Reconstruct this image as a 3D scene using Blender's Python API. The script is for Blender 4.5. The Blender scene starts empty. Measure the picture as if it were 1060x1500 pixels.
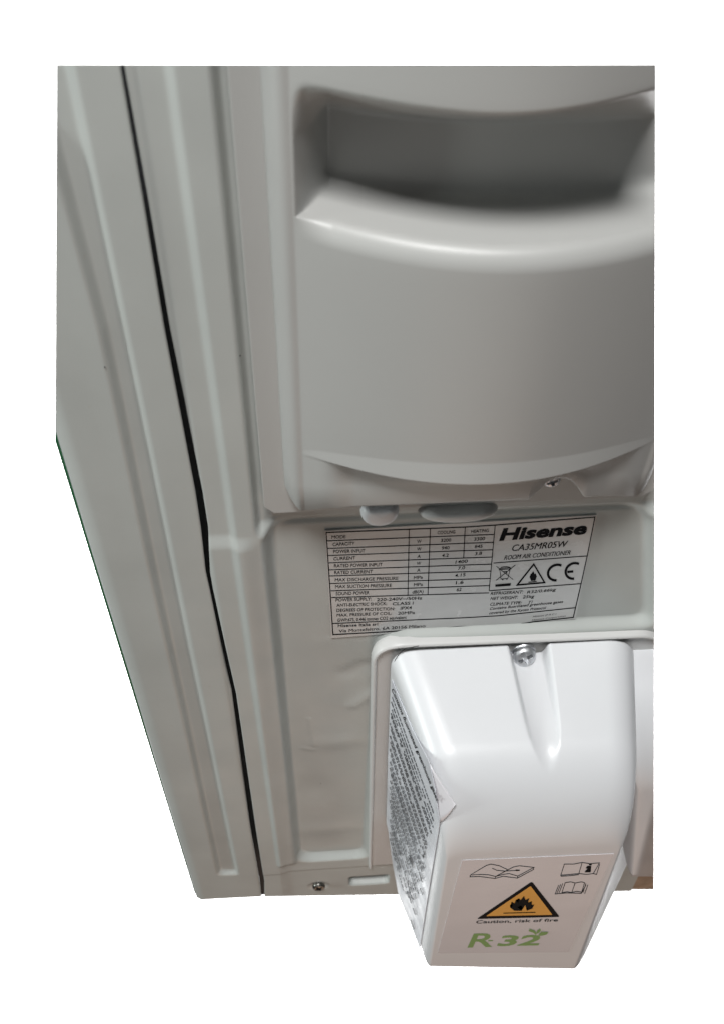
import bpy, bmesh, math, random
import numpy as np
from mathutils import Vector, Matrix

S = bpy.context.scene
C = S.collection
random.seed(4); np.random.seed(4)

# ------------------------------------------------------------------ camera
# world: X right along the side panel, Z up, -Y out of the panel; panel face at y = 0, metres
F, CX, CY, DIST = 1500., 530., 750., 0.5
_d = np.array([-40, -1230, -1500.]); _d /= np.linalg.norm(_d)
_x = np.array([1, .0427, -(40 + 1230 * .0427) / 1500]); _x /= np.linalg.norm(_x)
RM = np.array([_x, np.cross(-_d, _x), -_d])
FWD = RM @ np.array([0, 0, -1.])
CAM = -FWD * DIST
cd = bpy.data.cameras.new('camera'); cam = bpy.data.objects.new('camera', cd); C.objects.link(cam)
cd.sensor_fit = 'VERTICAL'; cd.sensor_height = 24; cd.sensor_width = 24; cd.lens = 24
cd.clip_start = .01; cd.clip_end = 50
M = Matrix([list(RM[i]) + [CAM[i]] for i in range(3)] + [[0, 0, 0, 1]])
cam.matrix_world = M
S.camera = cam
cd.dof.use_dof = True; cd.dof.focus_distance = .60; cd.dof.aperture_fstop = 10

# ------------------------------------------------------------------ world, lamps, exposure
w = bpy.data.worlds.new('World'); S.world = w; w.use_nodes = True
w.node_tree.nodes['Background'].inputs[0].default_value = (.93, .97, 1, 1)
w.node_tree.nodes['Background'].inputs[1].default_value = .06
S.view_settings.view_transform = 'Standard'; S.view_settings.look = 'None'
S.view_settings.exposure = 0; S.view_settings.gamma = 1

def area(name, loc, target, size, power, col=(1, 1, 1), size_y=None, spread=180):
    l = bpy.data.lights.new(name, 'AREA'); l.energy = power; l.color = col
    l.shape = 'RECTANGLE'; l.size = size; l.size_y = size_y or size; l.spread = math.radians(spread)
    o = bpy.data.objects.new(name, l); C.objects.link(o); o.location = loc
    o.rotation_euler = (Vector(target) - Vector(loc)).to_track_quat('-Z', 'Y').to_euler()
    return o
area('ceiling_lamp', (-.22, -.58, 1.68), (0.05, 0, -.1), .42, 35, (1, .995, .985), .35)
area('left_graze_fill', (-1.9, -.30, .20), (-.05, 0, -.12), .30, 18, (.93, 1, .975), .9)  # added fill grazing from the left, brightens the left-facing ribs
area('floor_bounce_fill', (.15, -.7, -1.1), (.1, 0, -.45), .8, 2.0, (1, .64, .44))  # added warm fill standing in for light bounced off the floor
area('low_front_fill', (-.05, -1.28, -.50), (.05, 0, .02), .9, 1.5, (1, .93, .86))  # added frontal fill from below, lifts the cover's skirt and the label field
bl = CAM + FWD * 1.15; bt = CAM + FWD * 2.2
area('backdrop_fill', tuple(bl), tuple(bt), .25, 90, (1, 1, 1), .35, 150)  # added light hidden behind the unit, turns the backdrop white

# ------------------------------------------------------------------ helpers
def ray(u, v): return RM @ np.array([u - CX, -(v - CY), -F])
def P(u, v, h=0.):
    d = ray(u, v); t = (-h - CAM[1]) / d[1]; return CAM + t * d
def P2(u, v, h): p = P(u, v, h); return np.array([p[0], p[2]])
def hit(u, v, p0, n):
    d = ray(u, v); t = np.dot(p0 - CAM, n) / np.dot(d, n); return CAM + t * d
def edge_plane(p, q):
    n = np.cross(ray(*p), ray(*q)); n /= np.linalg.norm(n)
    if np.dot(ray(530, 750), n) > 0: n = -n
    return n                                   # points out of the kept piece
TOPC = edge_plane((84, 95.5), (960, 95.5)); LEFTC = edge_plane((84, 95), (81, 655)); RIGHTC = edge_plane((959, 95), (956.5, 1303))
def trim(bm, *planes, fill=False):
    for n in planes:
        r = bmesh.ops.bisect_plane(bm, geom=bm.verts[:] + bm.edges[:] + bm.faces[:], dist=1e-7,
                               plane_co=Vector(CAM), plane_no=Vector(n), clear_outer=True)
        if fill:
            es = [e for e in r['geom_cut'] if isinstance(e, bmesh.types.BMEdge)]
            try: bmesh.ops.contextual_create(bm, geom=es)
            except Exception: pass

def link(name, me, mat, parent=None, smooth=True, label=None):
    o = bpy.data.objects.new(name, me); C.objects.link(o)
    if mat: me.materials.clear(); me.materials.append(mat)
    if smooth:
        me.polygons.foreach_set('use_smooth', [True] * len(me.polygons))
    if parent: o.parent = parent
    if label: o['label'] = label
    return o
def obj(name, bm, mat, parent=None, smooth=True, label=None):
    me = bpy.data.meshes.new(name); bm.to_mesh(me); bm.free()
    return link(name, me, mat, parent, smooth, label)
def solid(o, t, off=-1):
    m = o.modifiers.new('thickness', 'SOLIDIFY'); m.thickness = t; m.offset = off; return o
def solid_trim(o, t, *planes):                  # give the sheet its thickness, then cut it and cap the cut
    m = o.modifiers.new('thickness', 'SOLIDIFY'); m.thickness = t; m.offset = -1
    me = bpy.data.meshes.new_from_object(o.evaluated_get(bpy.context.evaluated_depsgraph_get()))
    o.modifiers.clear(); bm = bmesh.new(); bm.from_mesh(me)
    for n in planes:
        r = bmesh.ops.bisect_plane(bm, geom=bm.verts[:] + bm.edges[:] + bm.faces[:], dist=1e-7, plane_co=Vector(CAM), plane_no=Vector(n), clear_outer=True)
        es = [e for e in r['geom_cut'] if isinstance(e, bmesh.types.BMEdge)]
        for e in es: e.smooth = False
        g = bmesh.ops.triangle_fill(bm, edges=es, use_beauty=False, use_dissolve=False)
        for f in g['geom']:
            if isinstance(f, bmesh.types.BMFace): f.smooth = False
    bm.to_mesh(o.data); bm.free(); return o
def bevel(o, wd, seg=3, ang=30):
    m = o.modifiers.new('bevel', 'BEVEL'); m.width = wd; m.segments = seg; m.limit_method = 'ANGLE'; m.angle_limit = math.radians(ang)
    return o
def grid_bm(V):                                 # V: rows x cols x 3, rows going down, cols going right -> normals to -Y
    r, c = V.shape[:2]; bm = bmesh.new()
    vs = [[bm.verts.new(V[i, j]) for j in range(c)] for i in range(r)]
    for i in range(r - 1):
        for j in range(c - 1):
            bm.faces.new((vs[i][j], vs[i + 1][j], vs[i + 1][j + 1], vs[i][j + 1]))
    return bm
def plate_bm(pts, h0, h1):                      # polygon (X,Z) extruded from h0 to h1 (towards the viewer)
    bm = bmesh.new()
    a = [bm.verts.new((x, -h1, z)) for x, z in pts]; b = [bm.verts.new((x, -h0, z)) for x, z in pts]
    bm.faces.new(a); bm.faces.new(b[::-1]); n = len(pts)
    for i in range(n): bm.faces.new((a[i], b[i], b[(i + 1) % n], a[(i + 1) % n]))
    bmesh.ops.recalc_face_normals(bm, faces=bm.faces[:])
    return bm
def interp(x, pts):
    p = sorted(pts); return np.interp(x, [a for a, _ in p], [b for _, b in p])
def sstep(a, b, x):
    t = np.clip((x - a) / (b - a), 0, 1); return t * t * (3 - 2 * t)
def smax(a, b, k):
    t = np.clip(.5 + .5 * (a - b) / k, 0, 1); return b * (1 - t) + a * t + k * t * (1 - t)
def round_poly(pts, rad, n=8):                  # round each corner of a closed polygon (rad may be a list)
    out = []; N = len(pts)
    for i in range(N):
        p = np.array(pts[i], float); a = np.array(pts[i - 1], float); b = np.array(pts[(i + 1) % N], float)
        r = rad[i] if isinstance(rad, (list, tuple)) else rad
        if r <= 0: out.append(tuple(p)); continue
        la, lb = np.linalg.norm(a - p), np.linalg.norm(b - p); d = min(r, la * .49, lb * .49)
        q0 = p + (a - p) / la * d; q1 = p + (b - p) / lb * d
        for k in range(n + 1):
            t = k / n; out.append(tuple((1 - t) ** 2 * q0 + 2 * t * (1 - t) * p + t * t * q1))
    return out

# ------------------------------------------------------------------ materials
def mat(name, col, rough=.4, metallic=0., mottle=0., mscale=14., bump=0., bscale=900., rvar=0., spec=.5, dirt=None, coat=0.):
    m = bpy.data.materials.new(name); m.use_nodes = True
    nt = m.node_tree; N = nt.nodes; L = nt.links; b = N['Principled BSDF']
    b.inputs['Base Color'].default_value = (*col, 1); b.inputs['Roughness'].default_value = rough
    b.inputs['Metallic'].default_value = metallic; b.inputs['Specular IOR Level'].default_value = spec
    b.inputs['Coat Weight'].default_value = coat
    g = N.new('ShaderNodeNewGeometry')
    def noise(scale, detail, r0, r1, o0, o1):
        n = N.new('ShaderNodeTexNoise'); n.inputs['Scale'].default_value = scale; n.inputs['Detail'].default_value = detail
        L.new(g.outputs['Position'], n.inputs['Vector'])
        r = N.new('ShaderNodeMapRange'); L.new(n.outputs[0], r.inputs[0])
        for i, v in enumerate((r0, r1, o0, o1)): r.inputs[i + 1].default_value = v
        return r.outputs[0]
    if mottle:
        mx = N.new('ShaderNodeMix'); mx.data_type = 'RGBA'
        L.new(noise(mscale, 6, .35, .65, 0, 1), mx.inputs['Factor'])
        mx.inputs['A'].default_value = (*[c * (1 - mottle) for c in col], 1)
        mx.inputs['B'].default_value = (*[min(1, c * (1 + mottle * .6)) for c in col], 1)
        out = mx.outputs['Result']
        if dirt:
            m2 = N.new('ShaderNodeMix'); m2.data_type = 'RGBA'
            L.new(noise(330, 3, .70, .76, 0, .5), m2.inputs['Factor']); L.new(out, m2.inputs['A'])
            m2.inputs['B'].default_value = (*dirt, 1); out = m2.outputs['Result']
        L.new(out, b.inputs['Base Color'])
    if rvar: L.new(noise(mscale * 2.3, 5, .3, .7, rough - rvar, rough + rvar), b.inputs['Roughness'])
    if bump:
        bp = N.new('ShaderNodeBump'); bp.inputs['Strength'].default_value = bump; bp.inputs['Distance'].default_value = .0002
        L.new(noise(bscale, 2, 0, 1, 0, 1), bp.inputs['Height']); L.new(bp.outputs[0], b.inputs['Normal'])
    return m
M_METAL = mat('painted_sheet_metal', (.438, .458, .440), .42, mottle=.05, mscale=18, bump=.18, bscale=1600, rvar=.07, dirt=(.42, .40, .36))
M_COVER = mat('moulded_grey_plastic', (.40, .402, .39), .40, mottle=.02, mscale=9, bump=.25, bscale=2200, rvar=.04)
M_VALVE = mat('glossy_white_plastic', (.70, .712, .73), .34, mottle=.02, mscale=12, bump=.05, bscale=1500, rvar=.04)
M_FLANGE = mat('satin_grey_plastic', (.58, .58, .57), .4, mottle=.03, mscale=12, rvar=.04)
M_DARKSTEEL = mat('dull_dark_steel', (.22, .215, .20), .3, metallic=1., mottle=.2, mscale=300)
M_SHADE_DIRT = mat('shade_and_dirt_black', (.012, .012, .014), .7)  # near-black for the painted seam shade, dirt specks and torn edge
M_INK = mat('black_print', (.006, .006, .007), .7, spec=.05)
M_GREYINK = mat('grey_print', (.13, .14, .155), .6, mottle=.5, mscale=60)
M_FILM = mat('clear_label_film', (.50, .505, .50), .22, mottle=.06, mscale=25, rvar=.08)
M_PAPER = mat('white_sticker', (.66, .645, .67), .26, mottle=.03, mscale=30)
M_PAPER2 = mat('worn_white_sticker', (.68, .70, .75), .38, mottle=.22, mscale=26, rvar=.1)
M_STEEL = mat('zinc_plated_steel', (.66, .67, .69), .45, metallic=1., mottle=.15, mscale=300)
M_YEL = mat('warning_orange_print', (.80, .36, .015), .45, mottle=.04, mscale=50)
M_GREEN = mat('green_print', (.13, .32, .06), .45)
M_REMNANT = mat('green_background_remnant', (.004, .10, .035), .4)
M_FLOOR = mat('tan_wood_floor', (.34, .235, .16), .5, mottle=.25, mscale=60, rvar=.1)
M_BACK = mat('matte_white_paper', (.9, .9, .9), .9)

# ------------------------------------------------------------------ the setting: white backdrop, scrap of floor
bm = bmesh.new()
bx, by = RM[:, 0], RM[:, 1]
vs = [bm.verts.new(bt + bx * a * 2.6 + by * b * 2.8) for a, b in ((-1, -.415), (1, -.415), (1, 1), (-1, 1))]
bm.faces.new(vs)
o = obj('backdrop', bm, M_BACK, smooth=False); o['kind'] = 'structure'

# ------------------------------------------------------------------ the outdoor unit
root = bpy.data.objects.new('outdoor_unit', None); C.objects.link(root)
root.location = (0, 0, 0)
root['label'] = 'light grey air conditioner outdoor unit with ribbed side panel and white valve cover'
root['category'] = 'air conditioner'

# seam between corner panel and side panel, traced: centre (u, v) and half width in px
seam = [(176, 60, 2.4), (179, 95, 2.4), (213, 288, 3.2), (245, 480, 4), (277, 644, 5), (292, 720, 5.5), (300, 772, 5.5), (305, 836, 3.4), (310, 861, 2.6),
        (326, 935, 3.2), (343, 1012, 3.6), (371, 1210, 4.2), (384, 1288, 3.6), (386.5, 1330, 1.6)]
sL = [P(u - wd * .95, v)[[0, 2]] for u, v, wd in seam]; sR = [P(u + wd * .95, v)[[0, 2]] for u, v, wd in seam]
def seamX(z, side): return np.interp(z, [p[1] for p in side][::-1], [p[0] for p in side][::-1])
bot = [P(u, v)[[0, 2]] for u, v in ((280, 1318.5), (385, 1313), (580, 1310), (893, 1303.5), (1000, 1303))]
def botZ(x): return np.interp(x, [p[0] for p in bot], [p[1] for p in bot])
ZTOP = .26

# corner panel, left of the seam
def corner_h(X, Z):
    chL = interp(Z, [(.26, -.1078), (.12, -.1040), (-.03, -.1062), (-.47, -.1100)]); chR = interp(Z, [(.26, -.0962), (-.03, -.0961), (-.47, -.0954)])
    d = smax(smax(chL - X, X - chR, .003), -.4727 - Z, .004)
    h = -.0036 * sstep(.0024, -.0024, d)
    h = h - .0035 * np.clip((-.1270 - X) / .008, 0, 1) ** 2
    h = h - .0012 * np.clip((X + .0795) / .0025, 0, 1) ** 2
    h = h + .0004 * np.sin(Z * 23 + X * 30) + .0007 * sstep(-.117, -.092, X)
    return h
nr, nc = 460, 64
t = np.linspace(0, 1, nr)[:, None]; s = np.linspace(0, 1, nc)[None, :]
Zr = ZTOP + (botZ(-.1)) * 0 - t * (ZTOP + .531); XL = np.full_like(Zr, -.1350); XR = seamX(Zr, sL)
X = XL + (XR - XL) * s; Z = Zr + 0 * X
V = np.stack([X, -corner_h(X, Z), Z], -1)
bm = grid_bm(V); n = edge_plane((280, 1318.6), (388, 1313))
corner_panel = solid_trim(obj('corner_panel', bm, M_METAL, root), .0012, TOPC, LEFTC, n)

# side panel, right of the seam, with pressed beads, sunken label field and slot
PZ = -.117; PADX = .0125
def pad_d(X, Z): return smax(PADX - X + .010 * (Z + .14) / -.3 * -0, Z - PZ, .024)        # < 0 inside the pad
def pan_d(X, Z):
    xl = -.0480 + .005 * (-Z) / .44; xr = .146 + .0235 * (-.007 - Z) / .0975
    d = smax(smax(xl - X, X - xr, .014), smax(-.4545 - Z, Z + .0095, .003), .014)
    return smax(d, -pad_d(X, Z) , .010)
def side_h(X, Z):
    h = np.zeros_like(X)
    d = pan_d(X, Z)
    h -= .0065 * sstep(.0030, -.0032, d)
    inpan = sstep(0, -.02, d)
    labm = 1 - sstep(-.128, -.118, Z) * sstep(-.030, -.020, X)
    h += labm * inpan * (.00035 * np.sin(X * 46 + Z * 17 + 1) * np.sin(Z * 23 - X * 12 + .4))
    # soft dents pressed into the field beside the valve cover
    for p0, p1, wd, a in (((454, 1066), (462, 1104), .0020, .0003), ((446, 1108), (460, 1110), .0022, .0003), ((512, 1000), (536, 990), .0075, -.0010), ((520, 1046), (545, 1030), .0050, .0008)):
        q0, q1 = P2(*p0, 0), P2(*p1, 0); dd = q1 - q0; tt = np.clip(((X - q0[0]) * dd[0] + (Z - q0[1]) * dd[1]) / (dd @ dd), 0, 1)
        h += labm * a * np.exp(-((X - q0[0] - tt * dd[0]) ** 2 + (Z - q0[1] - tt * dd[1]) ** 2) / wd ** 2)
    for cx, cz, rx, rz, a in ((-.012, -.255, .018, .010, .0006), (.002, -.175, .010, .030, -.0007), (-.028, -.33, .012, .022, -.0008), (-.02, -.405, .03, .012, .0005)):
        h += 1.5 * labm * a * np.exp(-((X - cx) / rx) ** 2 - ((Z - cz) / rz) ** 2)
    # bead left of the field
    bl_ = interp(Z, [(.26, -.0655), (.12, -.0645), (-.03, -.0632), (-.46, -.0592)])
    up = sstep(bl_ - .0022, bl_ + .0022, X); endz = sstep(-.461, -.45, Z)
    h += .0028 * up * endz * sstep(-.0425, -.049, X + .0 * Z)
    # hollow round the handle cover
    dep = sstep(-.0530, -.0490, X) * sstep(-.016, -.006, Z - .10 * np.clip(-.035 - X, 0, 1))
    h -= .0045 * dep
    # the strip next to the seam steps forward below the cover
    h += .0022 * sstep(-.012, -.023, Z) * sstep(-.050, -.060, X)
    h -= .0012 * np.clip((-.0745 - X) / .0025, 0, 1) ** 2
    # lower edge set back, slot and screw dimple
    h -= .0013 * sstep(-.474, -.4775, Z)
    a = P(513, 1284); b = P(567, 1299)
    sd = smax(np.abs(X - (a[0] + b[0]) / 2) - .5 * (b[0] - a[0]) - 0, np.abs(Z - (a[2] + b[2]) / 2) - .5 * (a[2] - b[2]) * .62, .004)
    h -= .0150 * sstep(.0012, -.0012, sd)
    q = P(467, 1300)
    h -= .0016 * sstep(.011, .004, np.hypot(X - q[0], (Z - q[2])))
    return h
xs = np.concatenate([np.linspace(0, .035, 46), np.linspace(.0358, .115, 96), np.linspace(.1165, .40, 150)])
zs = np.concatenate([np.linspace(ZTOP, .03, 90), np.linspace(.028, -.14, 170), np.linspace(-.1415, -.42, 170), np.linspace(-.421, -.60, 190)])
Z = zs[:, None] + 0 * xs[None, :]; X = seamX(Z, sR) + xs[None, :]
V = np.stack([X, -side_h(X, Z), Z], -1)
bm = grid_bm(V)
kill = [f for f in bm.faces if (-.034 < f.calc_center_median().x < .135 and f.calc_center_median().z > .035)]
bmesh.ops.delete(bm, geom=kill, context='FACES')
side = solid_trim(obj('side_panel', bm, M_METAL, root), .0012, TOPC, RIGHTC, edge_plane((380, 1313.5), (580, 1310.5)), edge_plane((957, 1236), (924, 1304)))

# added near-black slab behind the panels; its colour stands in for the seam's shade
out = [P(100, 60, 0), P(1000, 60, 0), P(956, 1230, 0), P(918, 1296, 0), P(580, 1303, 0), P(384, 1306, 0), P(298, 1308, 0), P(128, 760, 0)]
pts = [(-.130, .28), (.3, .28), (out[2][0], out[2][2]), (out[3][0], out[3][2]), (out[4][0], -.62), (out[5][0], -.62), (-.130, -.62)]
bm = plate_bm(pts, -.07, -.032); trim(bm, TOPC, LEFTC, RIGHTC, edge_plane((280, 1316), (388, 1311)), edge_plane((380, 1311), (580, 1308)), fill=True)
obj('seam_shade_slab', bm, M_SHADE_DIRT, root, smooth=False)

# green remnant of the cut-away background, modelled as a strip on the outer edge
bm = plate_bm([(-.1368, P(84, 640)[2]), (-.1349, P(84, 640)[2]), (-.1349, -.5260), (-.1360, -.5250)], -.010, -.0045)
trim(bm, LEFTC, TOPC)
obj('edge_remnant', bm, M_REMNANT, root, smooth=False, label='thin dark green background remnant along the left edge')

# ------------------------------------------------------------------ handle cover
XC, HW = .0500, .0870                           # centre and half width
def face_h(X, z):
    b = np.clip(1 - ((X - XC) / .0780) ** 2, 0, 1)
    h = .0125 + .0240 * b ** 1.05
    e = np.clip((X - (XC - HW)) / .0075, 0, 1); h = .0035 + (h - .0035) * (1 - (1 - e) ** 2.2)
    e = np.clip(((XC + HW) - X) / .0075, 0, 1); h = .0035 + (h - .0035) * (1 - (1 - e) ** 2.2)
    return h
def ramp(a, b, x, soft=.25):
    t = np.clip((x - a) / (b - a), 0, 1)
    lin = t; sm = t * t * (3 - 2 * t); return lin * (1 - soft) + sm * soft
def corner(pts, radii, n=9):                    # profile with rounded corners and samples on the straight runs
    out = []
    def push(q):
        if out and run[0]:
            a = out[-1]
            for k in (.06, .25, .5, .75, .94): out.append(a + (q - a) * k)
        out.append(q)
    for i, p in enumerate(pts):
        run = [True]
        if i in (0, len(pts) - 1) or radii[i] <= 0: push(np.array(p)); continue
        p = np.array(p); a = np.array(pts[i - 1]); b = np.array(pts[i + 1])
        la, lb = np.linalg.norm(a - p), np.linalg.norm(b - p); d = min(radii[i], la * .48, lb * .48)
        q0 = p + (a - p) / la * d; q1 = p + (b - p) / lb * d
        for k in range(n):
            t = k / (n - 1); push((1 - t) ** 2 * q0 + 2 * t * (1 - t) * p + t * t * q1); run[0] = False
    return out
def skirt_h(x): return .0115 + .0170 * max(0, 1 - ((x - XC) / .078) ** 2)
def on_skirt(u, v):
    h = .02
    for _ in range(12): p = P(u, v, h); h = skirt_h(p[0])
    return (p[0], p[2])
notch = [on_skirt(u, v) for u, v in ((766, 741), (785, 724), (800, 710), (812, 704), (826, 703.5), (836, 707), (845, 717), (853, 729), (860, 733.5))]
def bottomZ(x):
    zb = P(490, 746, .010)[2] + 1.2 * (skirt_h(x) - .010)
    zc = P(460, 753, .013)[2] + 1.2 * .024 * max(0, 1 - ((x - XC) / .078) ** 2)
    wl = sstep(-.0105, -.018, x); wr = sstep(.110, .119, x)
    z = zb + (zc - zb) * np.maximum(wl, wr)
    z = z + .010 * np.clip((-.0295 - x) / .0075, 0, 1) ** 1.2 + .012 * np.clip((x - .128) / .009, 0, 1) ** 1.3
    if notch[0][0] < x < notch[-1][0]: z = max(z, float(np.interp(x, [p[0] for p in notch], [p[1] for p in notch])))
    return z
cols = sorted(set(list(np.linspace(-.037, -.028, 14)) + list(np.linspace(-.028, -.008, 48)) + list(np.linspace(-.0075, .137, 150)) + [p[0] for p in notch] + list(np.linspace(notch[0][0], notch[-1][0], 30))))
rows = []
for x in cols:
    hf = float(face_h(np.array(x), 0)); bl_ = np.clip(1 - ((x - XC) / .078) ** 2, 0, 1)
    zo = .2262 + .010 * float(sstep(.025, .125, x)) - .0040 * min(1, max(0, (-.0225 - x) / .005)) ** 2.0
    hb = -.0150 + .0175 * (bl_ if x < XC else max(0, 1 - ((x - XC) / .13) ** 2))
    zk = .1778; zl = .1757 + .0007 * min(1, max(0, (-.0185 - x) / .008)) ** 2
    zc = .0592 + .0135 * max(bl_, 0) ** .8; zd = .0575 + .0040 * bl_
    hs = skirt_h(x)
    wg = float(ramp(-.0275, -.0150, x, .2))                          # side wall of the grip
    ws = float(sstep(-.0220, -.0050, x) * (1 - sstep(.1080, .1250, x)))
    zb = float(bottomZ(x))
    A = [(.275, hf), (zo, hf), (zo - .0080, hf - .45 * (hf - hb)), (.2060, hb), (zk, hb), (zl + .001, hf - .004), (zl - .004, hf), (zc, hf), (zd, hf + .0018 * bl_ ** .7)]
    ra = [0, .0022, 0, .002, .0060, .006, .005, .0006, 0]
    B = corner(A, ra)
    B = [(z, hf + (h - hf) * wg) if z > zl - .0095 else (z, h) for z, h in B]
    # straight runs get extra samples
    D = []
    for (z0, h0), (z1, h1) in zip(B[:-1], B[1:]):
        D.append((z0, h0))
    D.append(B[-1])
    nE = []
    k0 = D[:1]; 
    # underside and skirt
    zs1 = max(zd - .0014, zb + .004); hd = D[-1][1]
    hsk = hs
    zs1 = max(zs1, zb + .004)
    E = [(zs1, hf + (hd - .0015 - hf) * 1), (zs1 - .0008, hd + (hsk - hd) * .55), (zs1 - .0018, hsk + .0005), ((zs1 + zb) / 2, hsk), (zb + .0022, hsk), (zb + .0007, hsk - .0006), (zb, hsk - .0022)]
    colh = lambda z: hf if z > zb + .003 else hf - .0025 * ((zb + .003 - z) / .003) ** 2
    E = [(z, colh(z) + (h - colh(z)) * ws) for z, h in E]
    pr = D + E
    rows.append([(x, -h, z) for z, h in pr])
V = np.array(rows).transpose(1, 0, 2)
bm = grid_bm(V)
# long flat runs: subdivide the tall rows a few times for shading
hc = solid_trim(obj('handle_cover', bm, M_COVER, root), .0022, TOPC, RIGHTC)
# flange plate under the cover
fz = P(395, 752.5, .004)[2]
fl = round_poly([(-.0470, .28), (.1450, .28), (.1450, fz + .010), (.1360, fz + .0005), (-.0425, fz), (-.0470, fz + .0050)], [0, 0, .003, .002, .002, .002], 4)
inner = [(-.034, .28), (-.034, .045), (.134, .045), (.134, .28)]
poly = fl[0:1] + [(-.0470, .28)][:0] + []
bm = bmesh.new()
# ring-shaped flange: outer outline minus the hollow behind the grip
left = [(-.0470, .28), (-.034, .28), (-.034, .045), (.134, .045), (.134, .28), (.1450, .28), (.1450, fz + .010), (.1360, fz + .0005), (-.0425, fz), (-.0470, fz + .0050)]
bm = plate_bm(left, -.004, .0040); trim(bm, TOPC, RIGHTC, fill=False)
bevel(obj('flange', bm, M_COVER, hc, smooth=False), .0007, 2)
# moulded tabs showing under the cover's lower edge
def dome(name, u0, u1, vtop, vbot, h, depth, m, par, flat=.6):
    a = P((u0 + u1) / 2, vtop, h); l = P(u0, vtop, h); r = P(u1, vtop, h); b = P((u0 + u1) / 2, vbot, h)
    rx = (r[0] - l[0]) / 2; rz = a[2] - b[2]; bm = bmesh.new()
    n, k = 28, 8; rings = []
    for j in range(k + 1):
        ph = j / k * math.pi / 2; rr = math.cos(ph) ** flat; d = depth * math.sin(ph)
        rings.append([bm.verts.new((a[0] + rx * rr * math.cos(th), -(h + d), a[2] - rz * rr * max(math.sin(th), -.6))) for th in [i / n * 2 * math.pi for i in range(n)]])
    for j in range(k):
        for i in range(n): bm.faces.new((rings[j][i], rings[j][(i + 1) % n], rings[j + 1][(i + 1) % n], rings[j + 1][i]))
    bmesh.ops.recalc_face_normals(bm, faces=bm.faces[:])
    return obj(name, bm, m, par)
dome('tab', 527, 584, 745, 762, .003, .006, M_VALVE, hc, .35)
dome('tab', 612, 728, 744, 754, .003, .007, M_FLANGE, hc, .45)

# ------------------------------------------------------------------ pan-head screws
def screw(loc, r, tilt, par, name='screw', rotz=20, m=None):
    bm = bmesh.new(); n = 32; prof = [(1, 0), (1.0, .16), (.96, .34), (.84, .48), (.66, .56), (.40, .60), (0, .61)]
    def cross(x, y):                             # depth of the cross recess
        q = .15; L_ = .60
        a = abs(x) < q and abs(y) < L_; b = abs(y) < q and abs(x) < L_
        return .46 if (a or b) else 0
    N_ = 40; idx = {}
    for i in range(N_ + 1):
        for j in range(N_ + 1):
            x = -1 + 2 * i / N_; y = -1 + 2 * j / N_
            # square grid mapped on the disc
            X_ = x * math.sqrt(1 - y * y / 2); Y_ = y * math.sqrt(1 - x * x / 2); rr = math.hypot(X_, Y_)
            hh = np.interp(rr, [0, .4, .66, .84, .96, 1.0], [.61, .60, .56, .46, .28, 0]) - cross(X_, Y_)
            idx[i, j] = bm.verts.new((X_ * r, Y_ * r, hh * r))
    for i in range(N_):
        for j in range(N_): bm.faces.new((idx[i, j], idx[i + 1, j], idx[i + 1, j + 1], idx[i, j + 1]))
    o = obj(name, bm, m or M_STEEL, par, smooth=False)
    for p in o.data.polygons: p.use_smooth = abs(p.normal.z) > .25
    o.location = loc; o.rotation_euler = (math.radians(90 + tilt), math.radians(0), 0)
    o.rotation_euler = (Matrix.Rotation(math.radians(90 + tilt), 4, 'X') @ Matrix.Rotation(math.radians(rotz), 4, 'Z')).to_euler()
    solid(o, r * .15); return o
def washer(loc, r, par, m=M_STEEL):
    bm = bmesh.new(); bmesh.ops.create_cone(bm, cap_ends=True, segments=40, radius1=r, radius2=r * .96, depth=.0008)
    o = obj('washer', bm, m, par, smooth=False); o.location = loc; o.rotation_euler = (math.radians(90), 0, 0); return o
q = P(467, 1299, .0005)
sc = screw((q[0], .0006, q[2]), .0056, -8, root, rotz=35, m=M_DARKSTEEL)
q2 = P(468, 1307, .001); dome('screw_tip', 463, 472, 1305, 1309, .000, .003, M_STEEL, sc).name = 'clip'
q = P(808, 705, .0075)
screw((q[0], -.0060, q[2]), .0042, -5, hc, name='hidden_screw')

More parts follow.
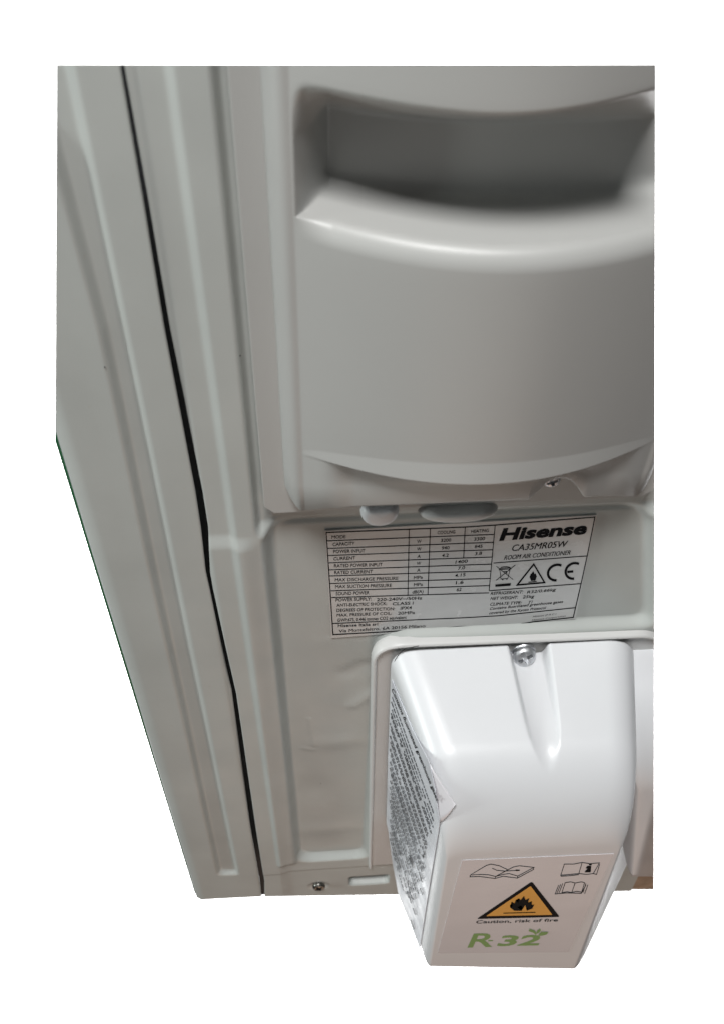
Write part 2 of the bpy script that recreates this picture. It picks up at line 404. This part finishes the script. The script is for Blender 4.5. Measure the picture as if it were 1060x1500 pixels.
# ------------------------------------------------------------------ valve cover
H0, H1 = .0045, .095
def loft(base, front, H0, H1, ztop_curve, rtop, groove=None, nk=60, shoulder=(.036, .05, .007)):
    """base/front: BL, TL, TR, BR as (X,Z). Open below like the moulding; rounded top corners; curved shoulder."""
    rings = []; Hr = H1 - shoulder[0]
    hs_ = [H0 + (Hr - H0) * (k / nk) for k in range(nk)] + [Hr + shoulder[0] * math.sin(k / 24 * math.pi / 2) for k in range(25)]
    for h in hs_:
        s = (h - H0) / (H1 - H0); cc = 1 - math.sqrt(max(0, 1 - (max(0, h - Hr) / shoulder[0]) ** 2))
        BL, TL, TR, BR = [b + (f - b) * s for b, f in zip(base, front)]
        drop = ztop_curve(s)
        TL = TL + np.array([0, drop]); TR = TR + np.array([0, drop])
        ring = []
        r = rtop[0] + (rtop[1] - rtop[0]) * s
        n = 16
        dl = (BL - TL) / np.linalg.norm(BL - TL); dt = (TR - TL) / np.linalg.norm(TR - TL); dr = (BR - TR) / np.linalg.norm(BR - TR)
        for i in range(41): ring.append(BL + (TL + dl * r - BL) * (i / 40))
        for i in range(1, n): t = i / n; ring.append((1 - t) ** 2 * (TL + dl * r) + 2 * t * (1 - t) * TL + t * t * (TL + dt * r))
        a_, b_ = TL + dt * r, TR - dt * r; m_ = 120
        for i in range(m_ + 1):
            p = a_ + (b_ - a_) * (i / m_)
            if groove:
                xc = groove['xc'] + groove['dx'] * s; hw = groove['hw'] * (1 - .35 * s)
                e = np.clip(1 - abs(p[0] - xc) / hw, 0, 1)
                wall = sstep(0, .30, e)
                zfloor = groove['z'] + groove['u'] * (1 - e) ** 2 + groove['slope'] * s
                if p[1] > zfloor: p = np.array([p[0], p[1] + (zfloor - p[1]) * wall])
            ring.append(p)
        for i in range(1, n): t = i / n; ring.append((1 - t) ** 2 * (TR - dt * r) + 2 * t * (1 - t) * TR + t * t * (TR + dr * r))
        for i in range(41): ring.append((TR + dr * r) + (BR - TR - dr * r) * (i / 40))
        ring = np.array(ring); xm = (ring[:, 0].min() + ring[:, 0].max()) / 2; half = ring[:, 0].max() - xm; z1 = ring[:, 1].max(); z0 = min(BL[1], BR[1])
        q = np.clip((ring[:, 1] - z0) / (z1 - z0), 0, 1)
        ring[:, 0] = xm + (ring[:, 0] - xm) * (1 - shoulder[2] / half * cc ** 2.6); dz = -shoulder[1] * cc * q ** 1.5; ring[:, 1] += dz
        mL = (BL[0] - TL[0]) / (BL[1] - TL[1]); mR = (BR[0] - TR[0]) / (BR[1] - TR[1]); u_ = np.clip((ring[:, 0] - xm + half) / (2 * half), 0, 1)
        ring[:, 0] += dz * (mL * (1 - u_) + mR * u_)
        rings.append((h, ring))
    return rings
def loft_bm(rings):
    bm = bmesh.new(); vr = [[bm.verts.new((p[0], -h, p[1])) for p in ring] for h, ring in rings]
    for r0, r1 in zip(vr[:-1], vr[1:]):
        for i in range(len(r0) - 1): bm.faces.new((r0[i], r0[i + 1], r1[i + 1], r1[i]))
    bm.faces.new(vr[-1])
    bmesh.ops.recalc_face_normals(bm, faces=bm.faces[:])
    return bm
base = [P2(565, 1206, H0), P2(573.5, 941, H0), P2(927, 935, H0), P2(938, 1222, H0)]
base[1][1] = P2(746, 945, H0)[1] + .000; base[2][1] = P2(893, 938, H0)[1]
RF = .036
Hr = H1 - RF
ztp = base[1][1]; zft = ztp - .020                # height of the top at the wall and (before the shoulder) at the front
def lineX(p, q, z): return p[0] + (q[0] - p[0]) * (z - p[1]) / (q[1] - p[1])
fBL, fBR = P2(624, 1414.5, H1), P2(846, 1418.5, H1)
fTL, fTR = P2(643, 1207, H1), P2(924, 1218, H1)
A_, B_, D_ = [np.array([q[0], -h_, q[1]]) for q, h_ in ((base[1], H0), (base[0], H0), (fBL, H1))]
n_ = np.cross(B_ - A_, D_ - A_); xpl = A_[0] - (n_[1] * (-H1 - A_[1]) + n_[2] * (zft - A_[2])) / n_[0]
print('planar X', xpl, 'traced', lineX(fBL, fTL, zft)); fTL = np.array([xpl, zft])
f1 = [fBL, np.array([lineX(fBL, fTL, zft), zft]), np.array([lineX(fBR, fTR, zft), zft]), fBR]
front = f1
SHOULDER = zft - P2(770, 1243, H1)[1]
print('shoulder', SHOULDER, base, front)
def ztc(s): return -.004 * s * s
g0 = P2(768, 960, H0); zg = ztp - .0105
hg = min(np.linspace(.02, .09, 200), key=lambda h: abs(P2(818, 1120, h)[1] - (zg - .004)))
g1 = P2(812, 1100, hg); print('groove ends at h', hg, g0, g1)
groove = dict(xc=g0[0] + .0005, dx=(g1[0] - g0[0]) * (H1 - H0) / (hg - H0), hw=.0125, z=zg, u=.0035, slope=(-.020 * (hg - H0) / (H1 - H0) - .004 * ((hg - H0) / (H1 - H0)) ** 2 + .0105) / ((hg - H0) / (H1 - H0)))
rings = loft(base, front, H0, H1, ztc, (.017, .016), groove, shoulder=(RF, SHOULDER, .004))
bm = loft_bm(rings)
vc = solid(obj('valve_cover', bm, M_VALVE, root), .002)
wn = vc.modifiers.new('normals', 'WEIGHTED_NORMAL'); wn.keep_sharp = True
q = P(768, 965, .010)
screw((q[0], -.0078, q[2]), .0068, -28, vc, rotz=28)
washer((q[0], -.0050, q[2] - .0002), .0074, vc)

# mounting flange of the valve cover: plate with a raised rim
fo = [P2(540, 1300, .001), P2(545, 934, .001), P2(1010, 925, .001), P2(1010, 1300, .001)]
fo[1][1] = P2(607, 938, .001)[1]; fo[2][1] = P2(910, 927, .001)[1]
fo[0] = np.array([P2(541, 1247, .001)[0], -.4700]); fo[3] = np.array([.26, -.47]); fo[2][0] = P2(966, 935, .001)[0] + .0
outer = round_poly([fo[0], fo[1], fo[2], (fo[2][0] + .03, -.47)], [0, .020, .016, 0], 14)
def inset(poly, d):
    n = len(poly); r = []
    for i in range(n):
        a = np.array(poly[i - 1]); b = np.array(poly[(i + 1) % n]); tt = b - a; tt = tt / np.linalg.norm(tt)
        r.append(np.array(poly[i]) + np.array([tt[1], -tt[0]]) * d)
    return r
bm = plate_bm([tuple(p) for p in inset(outer, .0008)], -.0045, .0012); trim(bm, RIGHTC, edge_plane((957, 1236), (924, 1304)))
flg = obj('flange', bm, M_FLANGE, vc, smooth=False)
bm = bmesh.new()
prof = [(-.0002, -.002), (0, .0030), (.0008, .0042), (.0022, .0042), (.0030, .0030), (.0032, .0010)]
loops = []
for d, h in prof: loops.append([bm.verts.new((p[0], -h, p[1])) for p in inset(outer, d)])
for l0, l1 in zip(loops[:-1], loops[1:]):
    for i in range(len(l0) - 1): bm.faces.new((l0[i], l0[i + 1], l1[i + 1], l1[i]))
bmesh.ops.recalc_face_normals(bm, faces=bm.faces[:]); trim(bm, RIGHTC)
rim = obj('rim', bm, M_FLANGE, vc)

# second moulding beside it, cut off at the right
b2 = [P2(895, 1160, .003), P2(890, 958, .003), P2(1200, 950, .003), P2(1200, 1160, .003)]
b2[2][1] = b2[1][1]
f2 = [b2[0] + np.array([.004, -.02]), b2[1] + np.array([.004, -.012]), b2[2] + np.array([-.01, -.012]), b2[3] + np.array([-.01, -.02])]
DR2 = -.09
f2[1][1] = b2[1][1] - .012; f2[2][1] = f2[1][1]
bm = loft_bm(loft(b2, f2, .001, .060, lambda s: 0, (.010, .010), None, nk=30, shoulder=(.044, .060, .006)))
solid_trim(obj('pipe_cover', bm, M_VALVE, root), .002, RIGHTC)

# scrap of tan floor visible past the lower right corner
fa = [P(930, 1225, -.014), P(1000, 1232, -.014), P(1000, 1303, -.014), P(912, 1303, -.014)]
bm = plate_bm([(p[0], p[2]) for p in fa], -.030, -.014); trim(bm, RIGHTC, edge_plane((912, 1303), (957, 1303.2)))
o = obj('floor', bm, M_FLOOR, None, smooth=False); o['kind'] = 'structure'

# ------------------------------------------------------------------ stickers and print
class Sheet:
    """maps a traced point to the sticker's own plane; lift is the print's height above it"""
    def __init__(s, p0, n): s.p0 = np.array(p0, float); s.n = np.array(n, float) / np.linalg.norm(n)
    def at(s, u, v, lift=0.): return hit(u, v, s.p0 + s.n * lift, s.n)
LIFT = [0]
def up_px(u, v):
    d = np.array([490 - u, 1980 - v]); return -d / np.linalg.norm(d)
def text(sheet, string, p0, p1, cap, matl, parent, lean=0., bold=0., name='printed_text', up=None, lift=.00012, obl=0.):
    cu = bpy.data.curves.new('t', 'FONT'); cu.body = string; cu.offset = 0. if 'M' in string else bold; cu.resolution_u = 3; cu.shear = obl
    o = bpy.data.objects.new('t', cu); C.objects.link(o)
    dg = bpy.context.evaluated_depsgraph_get(); me = bpy.data.meshes.new_from_object(o.evaluated_get(dg))
    bpy.data.objects.remove(o)
    co = np.array([v.co[:] for v in me.vertices])
    if len(co) == 0: return
    x0, x1 = co[:, 0].min(), co[:, 0].max(); capH = .682
    p0 = np.array(p0, float); p1 = np.array(p1, float); e = p1 - p0
    upv = up_px(*((p0 + p1) / 2)) if up is None else np.array(up, float)
    upv = upv + e / np.linalg.norm(e) * lean
    for v, c in zip(me.vertices, co):
        px = p0 + e * (c[0] - x0) / (x1 - x0) + upv * cap * c[1] / capH
        v.co = sheet.at(px[0], px[1], lift)
    if 'M' in string and bold > 0:              # this glyph cannot be emboldened by offset: lay a second impression a hair beside it
        bm = bmesh.new(); bm.from_mesh(me); g = bmesh.ops.duplicate(bm, geom=bm.verts[:] + bm.edges[:] + bm.faces[:])
        d = Vector(sheet.at(*(p0 + e * .5 + e / np.linalg.norm(e) * cap * .05), lift + 3e-6) - sheet.at(*(p0 + e * .5), lift))
        bmesh.ops.translate(bm, verts=[v for v in g['geom'] if isinstance(v, bmesh.types.BMVert)], vec=d)
        bm.to_mesh(me); bm.free()
    return link(name, me, matl, parent, smooth=False)
def strokes(sheet, lines, wd, matl, parent, name, lift=.00012, closed=False):
    bm = bmesh.new()
    for k, ln in enumerate(lines):
        cl = closed or (len(ln) > 2 and tuple(ln[0]) == tuple(ln[-1]))
        p = [np.array(q, float) for q in (ln[:-1] if (cl and tuple(ln[0]) == tuple(ln[-1])) else ln)]; n = len(p); L_, R_ = [], []
        for i in range(n):
            a = p[i - 1] if (i > 0 or cl) else p[i]; b = p[(i + 1) % n] if (i < n - 1 or cl) else p[i]
            d0 = p[i] - a; d1 = b - p[i]
            if np.linalg.norm(d0) < 1e-9: d0 = d1
            if np.linalg.norm(d1) < 1e-9: d1 = d0
            d0 = d0 / np.linalg.norm(d0); d1 = d1 / np.linalg.norm(d1); nn = np.array([-(d0 + d1)[1], (d0 + d1)[0]])
            nn = nn / max(np.linalg.norm(nn), 1e-6); c = max(.35, nn @ np.array([-d0[1], d0[0]])); nn = nn * wd / 2 / c
            lf = lift + k * 2e-6
            L_.append(bm.verts.new(sheet.at(*(p[i] + nn), lf))); R_.append(bm.verts.new(sheet.at(*(p[i] - nn), lf)))
        for i in range(n if cl else n - 1):
            j = (i + 1) % n; bm.faces.new((L_[i], L_[j], R_[j], R_[i]))
    return obj(name, bm, matl, parent, smooth=False)
def patch(sheet, polys, matl, parent, name, lift=.00012):
    bm = bmesh.new()
    for k, pl in enumerate(polys): bm.faces.new([bm.verts.new(sheet.at(u, v, lift + k * 2e-6)) for u, v in pl])
    bmesh.ops.triangulate(bm, faces=bm.faces[:])
    return obj(name, bm, matl, parent, smooth=False)
def sheet_bm(sheet, corners, nu=24, nv=16, wave=None):
    TL, TR, BR, BL = [np.array(c, float) for c in corners]; V = []
    for i in range(nv + 1):
        row = []
        for j in range(nu + 1):
            s_, t_ = j / nu, i / nv; p = (TL * (1 - s_) + TR * s_) * (1 - t_) + (BL * (1 - s_) + BR * s_) * t_
            row.append(sheet.at(p[0], p[1], wave(s_, t_) if wave else 0))
        V.append(row)
    return grid_bm(np.array(V))
OUTN = (0, -1, 0)
# rating label on the sunken field
HL = -.0053
RS = Sheet((0, -HL, 0), OUTN)
def A(x, y): return (470 + x / 5.048, 760 + y / 5.05)
def B(x, y): return (670 + x / 5.048, 750 + y / 5.05)
rl = solid(obj('rating_label', sheet_bm(RS, [(476, 778), (873, 755), (842, 907), (485, 935)]), M_FILM, root, smooth=False), .0009)
G = M_INK
outline = [A(40, 102), B(0, 112), B(1012, 38), B(852, 780), B(600, 812), B(380, 846), B(100, 850), A(800, 812), A(560, 828), A(90, 857)]
outline = [A(40, 102), A(1055, 62), B(270, 98), B(1012, 38), B(955, 325), B(910, 530), B(852, 780), B(560, 812), B(370, 845), B(0, 849), A(860, 812), A(500, 835), A(90, 857), A(40, 102)]
strokes(RS, [outline], 1.6, G, rl, 'printed_frame')
rowsL = [(46, 164), (50, 220), (54, 272), (58, 326), (62, 378), (66, 423), (70, 479), (74, 533), (78, 583)]
colu = [(650, 80, 640, 570), (806, 70, 788, 562)]
yR = [124, 182, 236, 290, 342, 392, 447, 500, 553]     # right ends of the rows at x=1060 of the left enlargement
lines = []
for (x, y), yr in zip(rowsL, yR):
    dy = yr - y; xr, yrr = B(270 - 5 * len(lines), 0)[0], 0
    full = (xr - 470) * 5.048
    lines.append([A(x, y), A(1060, yr - 0), A(full, yr + (full - 1060) * dy / (1060 - x) * .9)])
for x0, y0, x1, y1 in colu: lines.append([A(x0, y0), A(x1, y1)])
lines.append([B(54, 108), B(42, 340)])
lines.append([B(275, 98), B(230, 582)])
lines.append([B(262, 378), B(955, 325)])
lines.append([B(232, 583), B(910, 530)])
lines.append([A(85, 775), A(600, 752), A(1060, 732), B(300, 768), B(868, 708)])
strokes(RS, lines, 1.25, G, rl, 'printed_grid')
L_txt = [('MODE', 80, 148, 184, 144), ('CAPACITY', 88, 202, 250, 194), ('POWER INPUT', 92, 254, 325, 248), ('CURRENT', 94, 308, 255, 300), ('RATED POWER INPUT', 98, 360, 452, 350),
         ('RATED CURRENT', 100, 410, 380, 402), ('MAX DISCHARGE PRESSURE', 104, 464, 568, 452), ('MAX SUCTION PRESSURE', 106, 514, 520, 504), ('SOUND POWER', 110, 566, 356, 558),
         ('W', 706, 180, 738, 178), ('W', 706, 236, 738, 234), ('A', 708, 290, 734, 288), ('W', 704, 342, 736, 340), ('A', 706, 392, 732, 390), ('MPa', 682, 448, 748, 443), ('MPa', 682, 500, 748, 496), ('dB(A)', 672, 554, 754, 548),
         ('COOLING', 858, 114, 988, 108), ('3200', 882, 172, 958, 168), ('940', 888, 228, 946, 225), ('4.2', 890, 283, 940, 280),
         ('1400', 990, 332, 1080, 324), ('7.0', 1008, 378, 1060, 372), ('4.15', 985, 432, 1064, 424), ('1.6', 992, 485, 1050, 480), ('62', 998, 536, 1034, 533)]
for s_, x0, y0, x1, y1 in L_txt: text(RS, s_, A(x0, y0), A(x1, y1), 4.6, G, rl, bold=.014)
for s_, x0, y0, x1, y1, c in [('POWER SUPPLY:', 110, 612, 372, 604, 4.4), ('220-240V~/50Hz', 410, 610, 745, 596, 4.2), ('ANTI-ELECTRIC SHOCK:', 116, 650, 486, 638, 4.2), ('CLASS I', 526, 640, 680, 634, 4.2),
        ('DEGREES OF PROTECTION:', 116, 688, 544, 676, 4.2), ('IPX4', 585, 672, 668, 668, 4.2), ('MAX. PRESSURE OF COIL:', 118, 724, 520, 710, 4.2), ('20MPa', 566, 710, 690, 704, 4.2),
        ('GWP:675, 0.446 tonnes CO2 equivalent', 122, 762, 630, 740, 4.4), ('Hisense Italia srl', 126, 802, 420, 790, 4.2), ('Via Montefeltro, 6A 20156 Milano', 132, 842, 768, 802, 4.2)]:
    text(RS, s_, A(x0, y0), A(x1, y1), c, G, rl, bold=.014)
for s_, x0, y0, x1, y1, c, bo, le in [('HEATING', 96, 156, 226, 148, 4.6, .012, 0), ('3300', 118, 213, 198, 208, 4.6, .012, 0), ('845', 122, 268, 180, 264, 4.6, .012, 0), ('3.8', 124, 320, 176, 316, 4.6, .012, 0),
        ('Hisense', 304, 210, 944, 160, 17, .042, .12), ('CA35MR05W', 392, 290, 798, 258, 9.4, .015, .12), ('ROOM AIR CONDITIONER', 338, 355, 828, 316, 6.6, .012, .1),
        ('REFRIGERANT:', 240, 614, 478, 602, 4.4, .012, .12), ('R32/0.66kg', 508, 604, 720, 584, 4.2, .012, .12), ('NET WEIGHT:', 238, 652, 440, 642, 4.4, .012, .12), ('25kg', 476, 640, 560, 634, 4.4, .012, .12),
        ('CLIMATE TYPE:', 234, 694, 466, 682, 4.4, .012, .12), ('T1', 516, 680, 545, 677, 4.4, .012, .12), ('Contains fluorinated greenhouse gases', 232, 726, 774, 672, 3.8, .012, .12),
        ('covered by the Kyoto Protocol', 228, 758, 646, 718, 3.8, .012, .12), ('Hisense (P.R.C.)', 552, 780, 724, 760, 2.4, .0, .12), ('Hisense Corporation', 545, 806, 794, 774, 2.4, .0, .12)]:
    text(RS, s_, B(x0, y0), B(x1, y1), c, G, rl, bold=bo, lean=le)
def arc(cx, cy, rx, ry, a0, a1, n=18, sk=0.): 
    r = []
    for i in range(n + 1):
        t_ = math.radians(a0 + (a1 - a0) * i / n); r.append((cx + rx * math.cos(t_) - sk * ry * math.sin(t_) * -1, cy - ry * math.sin(t_)))
    return r
ce = [[B(x, y) for x, y in arc(728, 448, 62, 58, 62, 278, sk=.14)], [B(x, y) for x, y in arc(858, 436, 62, 58, 62, 278, sk=.14)]]
strokes(RS, ce, 3.6, G, rl, 'ce_mark'); strokes(RS, [[B(808, 444), B(852, 440)]], 3.4, G, rl, 'ce_mark', lift=.00014)
strokes(RS, [[B(560, 386), B(640, 522), B(438, 540), B(560, 386)]], 2.3, G, rl, 'warning_triangle')
flame = [(540, 510), (528, 480), (540, 455), (545, 470), (556, 436), (568, 462), (574, 450), (582, 478), (572, 508)]
patch(RS, [[B(*p) for p in flame]], G, rl, 'flame_symbol'); strokes(RS, [[B(520, 520), B(582, 514)]], 1.3, G, rl, 'flame_bar', lift=.00014)
strokes(RS, [[B(284, 402), B(408, 500)], [B(424, 392), B(282, 506)], [B(308, 418), B(318, 496), B(368, 492), B(388, 412)], [B(308, 418), B(388, 412)], [B(x, y) for x, y in arc(352, 414, 34, 9, 0, 180)],
             [B(300, 428), B(396, 420)], [B(330, 442), B(362, 440), B(360, 460)]], 1.0, G, rl, 'bin_symbol')
strokes(RS, [[B(326, 497), B(334, 504)], [B(358, 494), B(364, 500)]], 1.6, G, rl, 'bin_symbol', lift=.00016)
patch(RS, [[B(276, 536), B(392, 526), B(388, 546), B(275, 554)]], G, rl, 'bar_symbol')

# front sticker with the fire warning
FS = Sheet((0, -(H1 + .0003), 0), OUTN)
def Fp(x, y): return (600 + x / 3.3125, 1220 + y / 3.3125)
fs = solid(obj('front_sticker', sheet_bm(FS, [Fp(252, 134), Fp(988, 102), Fp(768, 578), Fp(134, 584)]), M_PAPER, root, smooth=False), .00025)
fs['label'] = 'white fire warning sticker'
strokes(FS, [[Fp(x, y) for x, y in l] for l in [
    [(292, 205), (370, 158), (392, 152), (432, 160), (474, 180), (500, 166), (530, 160), (600, 168), (522, 210), (480, 198), (450, 202), (414, 212), (380, 204), (340, 202), (292, 205)],
    [(292, 205), (290, 214), (336, 212), (412, 222), (414, 212)], [(412, 222), (450, 211), (520, 220), (522, 210)], [(520, 220), (598, 178), (600, 168)], [(414, 212), (474, 180)],
    [(398, 172), (420, 182), (456, 186), (528, 182)],
    [(748, 152), (792, 152), (834, 144), (818, 198), (776, 202), (730, 206), (748, 152)], [(834, 144), (870, 150), (918, 146), (888, 198), (856, 202), (818, 198)], [(888, 198), (904, 202), (919, 152)], [(730, 206), (732, 211), (778, 208), (818, 203)],
    [(752, 242), (780, 238), (800, 244), (830, 238), (846, 242), (832, 288), (806, 284), (782, 290), (762, 286), (736, 290), (752, 242)], [(800, 244), (784, 289)],
    [(740, 246), (722, 292)], [(730, 250), (712, 294)], [(720, 254), (703, 297), (760, 292), (830, 294), (852, 254)], [(852, 246), (838, 290)], [(862, 252), (846, 296)]]], .95, M_INK, fs, 'book_symbols')
patch(FS, [[Fp(860, 160), Fp(878, 160), Fp(868, 186), Fp(876, 187), Fp(874, 192), Fp(846, 192), Fp(848, 187), Fp(856, 186), Fp(860, 173), Fp(851, 173), Fp(853, 168), Fp(858, 168)], [Fp(*p) for p in arc(874, 154, 8, 4, 0, 350, 12)]], M_INK, fs, 'info_letter')
patch(FS, [[Fp(512, 178), Fp(532, 180), Fp(532, 184), Fp(512, 186)]], M_INK, fs, 'bookmark_symbol', lift=.00014)
tri = round_poly([Fp(590, 236), Fp(726, 408), Fp(322, 418)], 3.2, 5)
patch(FS, [tri], M_INK, fs, 'warning_triangle')
patch(FS, [round_poly([Fp(584, 258), Fp(690, 398), Fp(368, 404)], 1.2, 3)], M_YEL, fs, 'warning_field', lift=.00020)
fl2 = [(540, 378), (505, 378), (484, 362), (484, 348), (498, 356), (492, 334), (506, 342), (512, 326), (524, 340), (528, 318), (536, 326), (552, 306), (560, 326), (578, 316), (572, 338), (590, 332), (588, 350), (602, 348), (592, 368), (566, 378), (574, 362), (562, 366), (558, 350), (548, 366), (538, 352), (532, 368), (520, 360)]
patch(FS, [[Fp(*p) for p in fl2]], M_INK, fs, 'flame_symbol', lift=.0003)
strokes(FS, [[Fp(452, 390), Fp(608, 386)]], 1.3, M_INK, fs, 'flame_bar', lift=.0003)
text(FS, 'Caution, risk of fire', Fp(318, 440), Fp(716, 430), 4.6, M_INK, fs, lean=-.15, bold=.014)
text(FS, 'R', Fp(278, 556), Fp(398, 552), 21, M_GREEN, fs, lean=.10, bold=.014)
strokes(FS, [[Fp(378, 524), Fp(402, 523)]], 1.5, M_GREEN, fs, 'dash')
text(FS, '32', Fp(420, 548), Fp(622, 544), 15.5, M_GREEN, fs, lean=.12, bold=.03)
patch(FS, [[Fp(610, 496), Fp(596, 484), Fp(574, 478), Fp(580, 466), Fp(604, 474), Fp(614, 488)], [Fp(620, 498), Fp(636, 480), Fp(672, 482), Fp(660, 494), Fp(636, 500)], [Fp(612, 490), Fp(616, 474), Fp(630, 466), Fp(634, 474), Fp(624, 486)]], M_GREEN, fs, 'leaf_symbol', lift=.0003)

# side sticker with its long printed text, corner lifting at the shoulder
A3 = np.array([base[1][0], -H0, base[1][1]]); B3 = np.array([base[0][0], -H0, base[0][1]]); C3 = np.array([front[0][0], -H1, front[0][1]])
sn = np.cross(B3 - A3, C3 - A3); sn /= np.linalg.norm(sn)
if sn[0] > 0: sn = -sn
print('side normal', sn)
SS = Sheet(A3 + sn * .0006, sn)
pol = [(573.5, 996), (580, 1012), (604, 1070), (628, 1117), (637, 1160), (643, 1206), (636, 1250), (626, 1312), (614, 1390), (600, 1352), (583, 1311), (574, 1262), (566.5, 1205), (568, 1100)]
bm = bmesh.new(); f = bm.faces.new([bm.verts.new(SS.at(u, v)) for u, v in pol]); bmesh.ops.recalc_face_normals(bm, faces=bm.faces[:])
if f.normal.dot(Vector(sn)) < 0: bmesh.ops.reverse_faces(bm, faces=bm.faces[:])
ss = solid(obj('side_sticker', bm, M_PAPER2, root, smooth=False, label='white sticker covered in small print'), .0004)
c0, c1, c2 = SS.at(627, 1115, .0001), SS.at(642.5, 1206, .0001), P(667, 1178, -SS.at(667, 1178)[1] - .016)
Vg = np.array([[(c0 * (1 - i / 8) + c1 * (i / 8)) * (1 - j / 6) + (c2 * (j / 6)) for j in range(7)] for i in range(9)])
Vg += np.array([[[0, -.0012 * math.sin(j / 6 * 3.1), 0] for j in range(7)] for i in range(9)])
solid(obj('lifted_corner', grid_bm(Vg), M_PAPER, ss), .00015)
text(SS, 'Contains fluorinated greenhouse gases.', (572.5, 1010), (639.5, 1176), 3.6, M_INK, ss, up=(.92, -.40), bold=.015, lift=.0003)
def inside(p, poly):
    c = False; n = len(poly)
    for i in range(n):
        (x0, y0), (x1, y1) = poly[i - 1], poly[i]
        if (y0 > p[1]) != (y1 > p[1]) and p[0] < (x1 - x0) * (p[1] - y0) / (y1 - y0) + x0: c = not c
    return c
clip = [(571, 1002), (577, 1010), (613, 1090), (641, 1165), (634, 1215), (624, 1242), (618, 1300), (605, 1325), (590, 1312), (578, 1268), (568, 1215), (569, 1100)]
ls = []
for k in range(34):
    x, y = 571 + random.uniform(-1, 1), 1012 + k * 9.4
    ang = math.radians(70.5 + k * .15); pos = 0
    while pos < 300:
        ln = random.uniform(2.5, 9); a = (x + math.cos(ang) * pos, y + math.sin(ang) * pos); b = (x + math.cos(ang) * (pos + ln), y + math.sin(ang) * (pos + ln))
        if inside(a, clip) and inside(b, clip) and random.random() > (.05 if a[1] < 1235 else .3): ls.append([a, b])
        pos += ln + random.uniform(1.1, 1.9)
for i in range(14):
    x = random.uniform(590, 622); y = random.uniform(1250, 1370); ls.append([(x, y), (x + random.uniform(2, 5), y + random.uniform(6, 14))])
ls = [l for l in ls if inside(l[0], pol) and inside(l[1], pol)]
o = strokes(SS, ls, 1.2, M_GREYINK, ss, 'fine_print', lift=.0002); o['kind'] = 'stuff'

# specks of dirt on the panels
for par, u, v, hh in ((corner_panel, 154, 538, .0004), (side, 352, 521, .0030), (side, 470, 1148, -.0060)):
    p = P(u, v, hh); bm = bmesh.new(); bmesh.ops.create_icosphere(bm, subdivisions=1, radius=.00038)
    for v_ in bm.verts: v_.co = Vector((v_.co.x * .8, v_.co.y * .4, v_.co.z * 1.5)) + Vector(p)
    obj('dirt_speck', bm, M_SHADE_DIRT, par)

# torn flash along the upper left edge of the valve cover
pts = [(575, 976), (579, 966), (586, 956), (594, 950), (600, 949), (606, 947), (613, 946)]
TS = Sheet((0, -.0062, 0), OUTN)
strokes(TS, [[(u + random.uniform(-.6, .6), v + random.uniform(-.6, .6)) for u, v in pts]], 1.0, M_SHADE_DIRT, vc, 'torn_edge')
